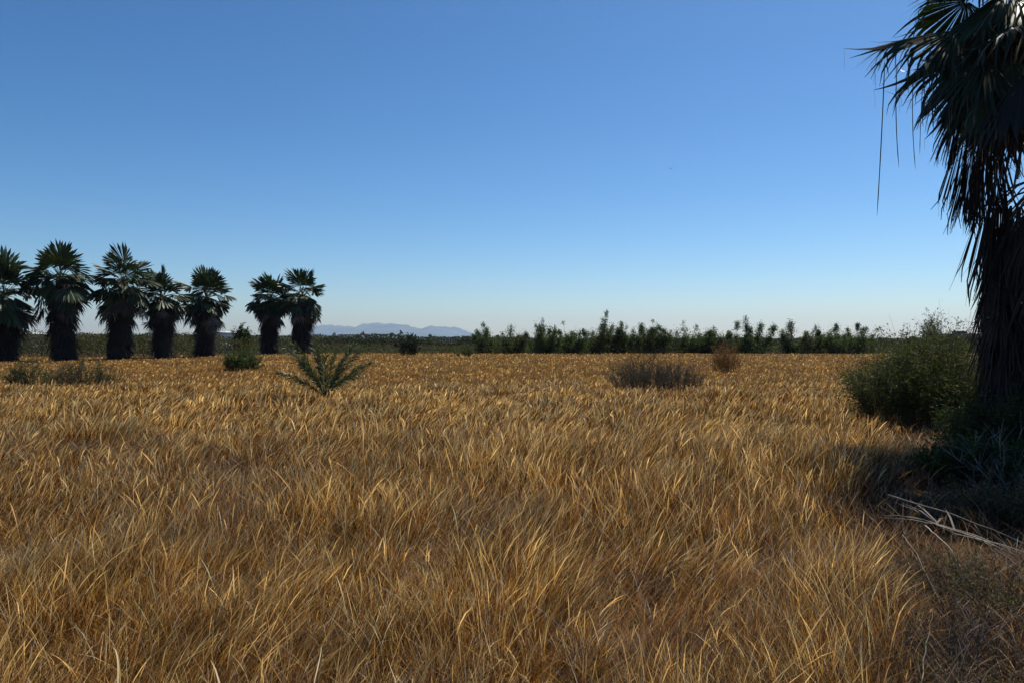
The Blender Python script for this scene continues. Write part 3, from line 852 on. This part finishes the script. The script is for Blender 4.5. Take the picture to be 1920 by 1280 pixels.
# ------------------------------------------------------------------ right side under the palm
plant('large_bush', 1742, 14.4, 1.72, 2.9, 280, 46000, (.075, .0085), G_OLIVE + G_DARK[:2] + [(.11, .105, .05), (.07, .06, .035)], 'large wispy grey green bush left of the big palm', 'bush', seed=61, sub=9, stem_r=.006, stem_col=(.09, .08, .045), bs=.75, low=.05, upright=.7)
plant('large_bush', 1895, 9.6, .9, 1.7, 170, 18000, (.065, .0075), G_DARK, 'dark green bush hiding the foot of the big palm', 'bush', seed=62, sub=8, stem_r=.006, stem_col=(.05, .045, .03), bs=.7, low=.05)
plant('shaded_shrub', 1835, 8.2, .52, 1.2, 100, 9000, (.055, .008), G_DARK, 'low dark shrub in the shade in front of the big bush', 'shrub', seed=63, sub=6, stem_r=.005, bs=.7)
plant('weed_clump', 1905, 6.5, .42, 1.1, 70, 4000, (.05, .006), G_BROWN + G_DARK[:1], 'dark brownish weed clump at the right edge beside the fallen stalks', 'weed', seed=64, sub=6, stem_r=.004)
plant('weed_clump', 1885, 4.1, .40, 1.1, 80, 3000, (.035, .004), G_BROWN + G_OLIVE[:1], 'brownish green weed clump at the lower right edge', 'weed', seed=65, sub=6, stem_r=.003)
plant('weed_clump', 1860, 2.9, .30, .9, 80, 2400, (.025, .003), G_BROWN, 'brown twiggy weed clump in the bottom right corner', 'weed', seed=66, sub=6, stem_r=.0025)

plant('dry_scrub', 1772, 4.5, .30, .8, 70, 1500, (.03, .004), G_BROWN, 'dark brown dry scrub clump just below the curved stalk', 'scrub clump', seed=81, sub=8, stem_r=.0025, stem_col=(.07, .055, .045), bs=.6)
plant('dry_scrub', 1835, 3.5, .28, .8, 80, 1300, (.026, .0032), G_BROWN, 'grey brown dry scrub clump at lower right, left of the edge weeds', 'scrub clump', seed=82, sub=8, stem_r=.002, stem_col=(.10, .085, .07), bs=.6)
plant('dry_scrub', 1790, 2.65, .22, .65, 80, 1000, (.02, .0026), G_BROWN, 'brown dry scrub clump touching the bottom edge at right', 'scrub clump', seed=83, sub=8, stem_r=.0018, stem_col=(.075, .055, .04), bs=.6)

def dead_bush(px, d, h, w, n, label, seed, col=(.30, .27, .24)):
    rng = np.random.default_rng(seed); gs = Geo()
    shrub(Geo(), gs, rng, h, w, n, 0, (.01, .01), G_BROWN, col, stem_r=.006, sub=7, upright=.2)
    o = gs.build('dead_twigs', M_TWIG); o.location = at(px, d)
    tag(o, label, 'dead twigs')
dead_bush(1880, 8.0, .8, 1.2, 16, 'bleached bare twigs sticking up before the big palm', 71)
dead_bush(1790, 3.5, .34, .9, 16, 'dark tangle of fine bare twigs low in the grass at lower right', 73, (.13, .10, .08))
dead_bush(1745, 2.7, .26, .7, 14, 'small tangle of brown bare twigs near the bottom edge at right', 74, (.12, .09, .07))
dead_bush(1900, 7.4, .55, 1.0, 14, 'tangle of grey bare twigs at the right edge above the fallen stalks', 72, (.2, .18, .16))

def stalk(pts, r, col, label, leafy=0, seed=0):
    """fallen palm stalk: pts as (px, d, height above ground)"""
    P = np.array([at(px, d) + np.array([0, 0, z]) for px, d, z in pts])
    K = 12; t = np.linspace(0, 1, K) * (len(P) - 1); i = np.clip(t.astype(int), 0, len(P) - 2); f = (t - i)[:, None]
    C = (P[i] * (1 - f) + P[i + 1] * f)
    C[1:-1] = (C[:-2] + C[1:-1] * 2 + C[2:]) / 4
    o0 = C[0].copy(); g = Geo(); C[1:-1] += np.random.default_rng(int(P[0][1] * 100)).normal(0, .003, (K - 2, 3)); g.tubes((C - o0)[None], np.linspace(1, .35, K)[None] * r * .65, col, 6)
    if leafy:
        rng = np.random.default_rng(seed); n = leafy
        k = rng.integers(K // 2, K, n); D = unit((C[-1] - C[0]) + rng.normal(0, .35, (n, 3)) * np.linalg.norm(C[-1] - C[0])); D[:, 2] = D[:, 2] * .3 + .03
        Q = C[k] - o0; L = .35 + .4 * rng.random((n, 1))
        CC = np.stack([Q, Q + D * L * .5, Q + D * L - np.array([0, 0, .04])], 1)
        W = unit(np.cross(D, np.array([0, 0, 1.]))) * .007
        g.strips(CC, np.stack([W, W, W * .2], 1), np.array(col)[None] * (.7 + .6 * rng.random((n, 1))))
    o = g.build('fallen_stalk', M_TWIG); o.location = o0
    tag(o, label, 'fallen stalk')
PALE = (.15, .13, .105)
stalk(((1665, 6.4, .30), (1750, 6.0, .27), (1845, 5.7, .2), (1935, 5.4, .12)), .012, (.16, .14, .115), 'longest pale fallen palm stalk lying across the grass, uppermost one')
stalk(((1675, 5.9, .24), (1740, 5.7, .25), (1800, 5.5, .18)), .010, PALE, 'short thin pale stalk just below the longest fallen stalk', 4, 3)
stalk(((1940, 4.8, .1), (1850, 5.3, .18), (1760, 5.8, .2)), .010, (.12, .10, .085), 'dark grey fallen stalk reaching in from the right edge', 7, 4)
stalk(((1692, 4.7, .40), (1720, 4.4, .36), (1765, 4.0, .20)), .006, PALE, 'bleached curved stalk leaning in the grass below the fallen stalks')
stalk(((1735, 5.2, .34), (1775, 4.9, .30), (1812, 4.6, .16)), .006, (.42, .36, .29), 'thin bent pale stalk between the long stalks and the right edge')
stalk(((1722, 2.95, .12), (1735, 3.1, .3), (1748, 3.2, .46)), .005, (.5, .4, .22), 'upright straw coloured stem at the lower right')

# ------------------------------------------------------------------ single tall straws in the foreground
def straw(pxs, ds, z0, z1, w, label, col):
    K = 9; t = np.linspace(0, 1, K)
    x = np.interp(t, [0, 1], [(pxs[0] - 960) / F * ds[0], (pxs[1] - 960) / F * ds[1]]); y = np.interp(t, [0, 1], ds)
    x = x + .02 * np.sin(t * 4 + z1 * 9) * t
    z = z0 + (z1 - z0) * t - .10 * t ** 4
    C = np.stack([x, y, z], -1); o0 = C[0].copy()
    g = Geo(); g.strips((C - o0)[None], np.array([.8, .55, 0])[None, None] * (w * np.array([.6, .8, 1, 1, 1, .9, .7, .5, .1]))[None, :, None], np.array([col]))
    o = g.build('straw_blade', M_GRASS); o.location = o0
    tag(o, label, 'straw blade', 'broad pale straw blades in the foreground')
STR = (.86, .72, .42)
straw((430, 400), (2.1, 2.4), .22, .66, .0040, 'broad pale straw blade leaning left at the bottom edge', STR)
straw((218, 212), (2.35, 2.6), .30, .62, .0032, 'short upright pale blade at the lower left', STR)
straw((572, 598), (2.4, 2.75), .28, .56, .00224, 'tall pale blade leaning right at the bottom, left of the middle', STR)
straw((95, 40), (2.2, 2.5), .28, .56, .0022, 'thin pale blade leaning left in the bottom left corner', (.55, .42, .26))

# ------------------------------------------------------------------ bird
def bird():
    d = 90.0; g = Geo()
    b = np.array([(-.16, 0, -.02), (-.1, 0, 0), (0, 0, .01), (.1, 0, .015), (.17, 0, .03), (.21, 0, .02)])
    g.tubes(b[None], np.array([[.012, .03, .045, .04, .028, .006]]), (.03, .03, .03), 8)
    for s in (-1, 1):
        y = np.array([0, .13, .26, .36]) * s; z = np.array([.01, .07, .06, .02]); x = np.array([.05, .06, .02, -.05])
        C = np.stack([x, y, z], -1)[None]
        for dz in (0, .008):
            g.strips(C + np.array([0, 0, dz]), np.array([1., 0, 0])[None, None] * np.array([.06, .055, .04, .008])[None, :, None], np.array([[.03, .03, .03]]))
    o = g.build('bird', M_BIRD); o.location = ((1257 - 960) / F * d, d, hgt(317, d)); o.rotation_euler = (.25, 0, R(55))
    tag(o, 'tiny dark bird flying in the clear sky', 'bird')
bird()

# ------------------------------------------------------------------ haze
def haze():
    g = Geo(); g.box(-12500, 12500, -12000, 12500, -4, 330, (1, 1, 1))
    m = bpy.data.materials.new('haze'); m.use_nodes = True
    nt = m.node_tree; nt.nodes.clear()
    v = nt.nodes.new('ShaderNodeVolumePrincipled'); v.inputs['Color'].default_value = (.80, .88, 1.0, 1)
    v.inputs['Density'].default_value = .00006; v.inputs['Anisotropy'].default_value = .4
    o = nt.nodes.new('ShaderNodeOutputMaterial'); nt.links.new(v.outputs[0], o.inputs['Volume'])
    tag(g.build('haze', m), 'thin blue haze over the far plain', 'haze', kind='stuff')
haze()
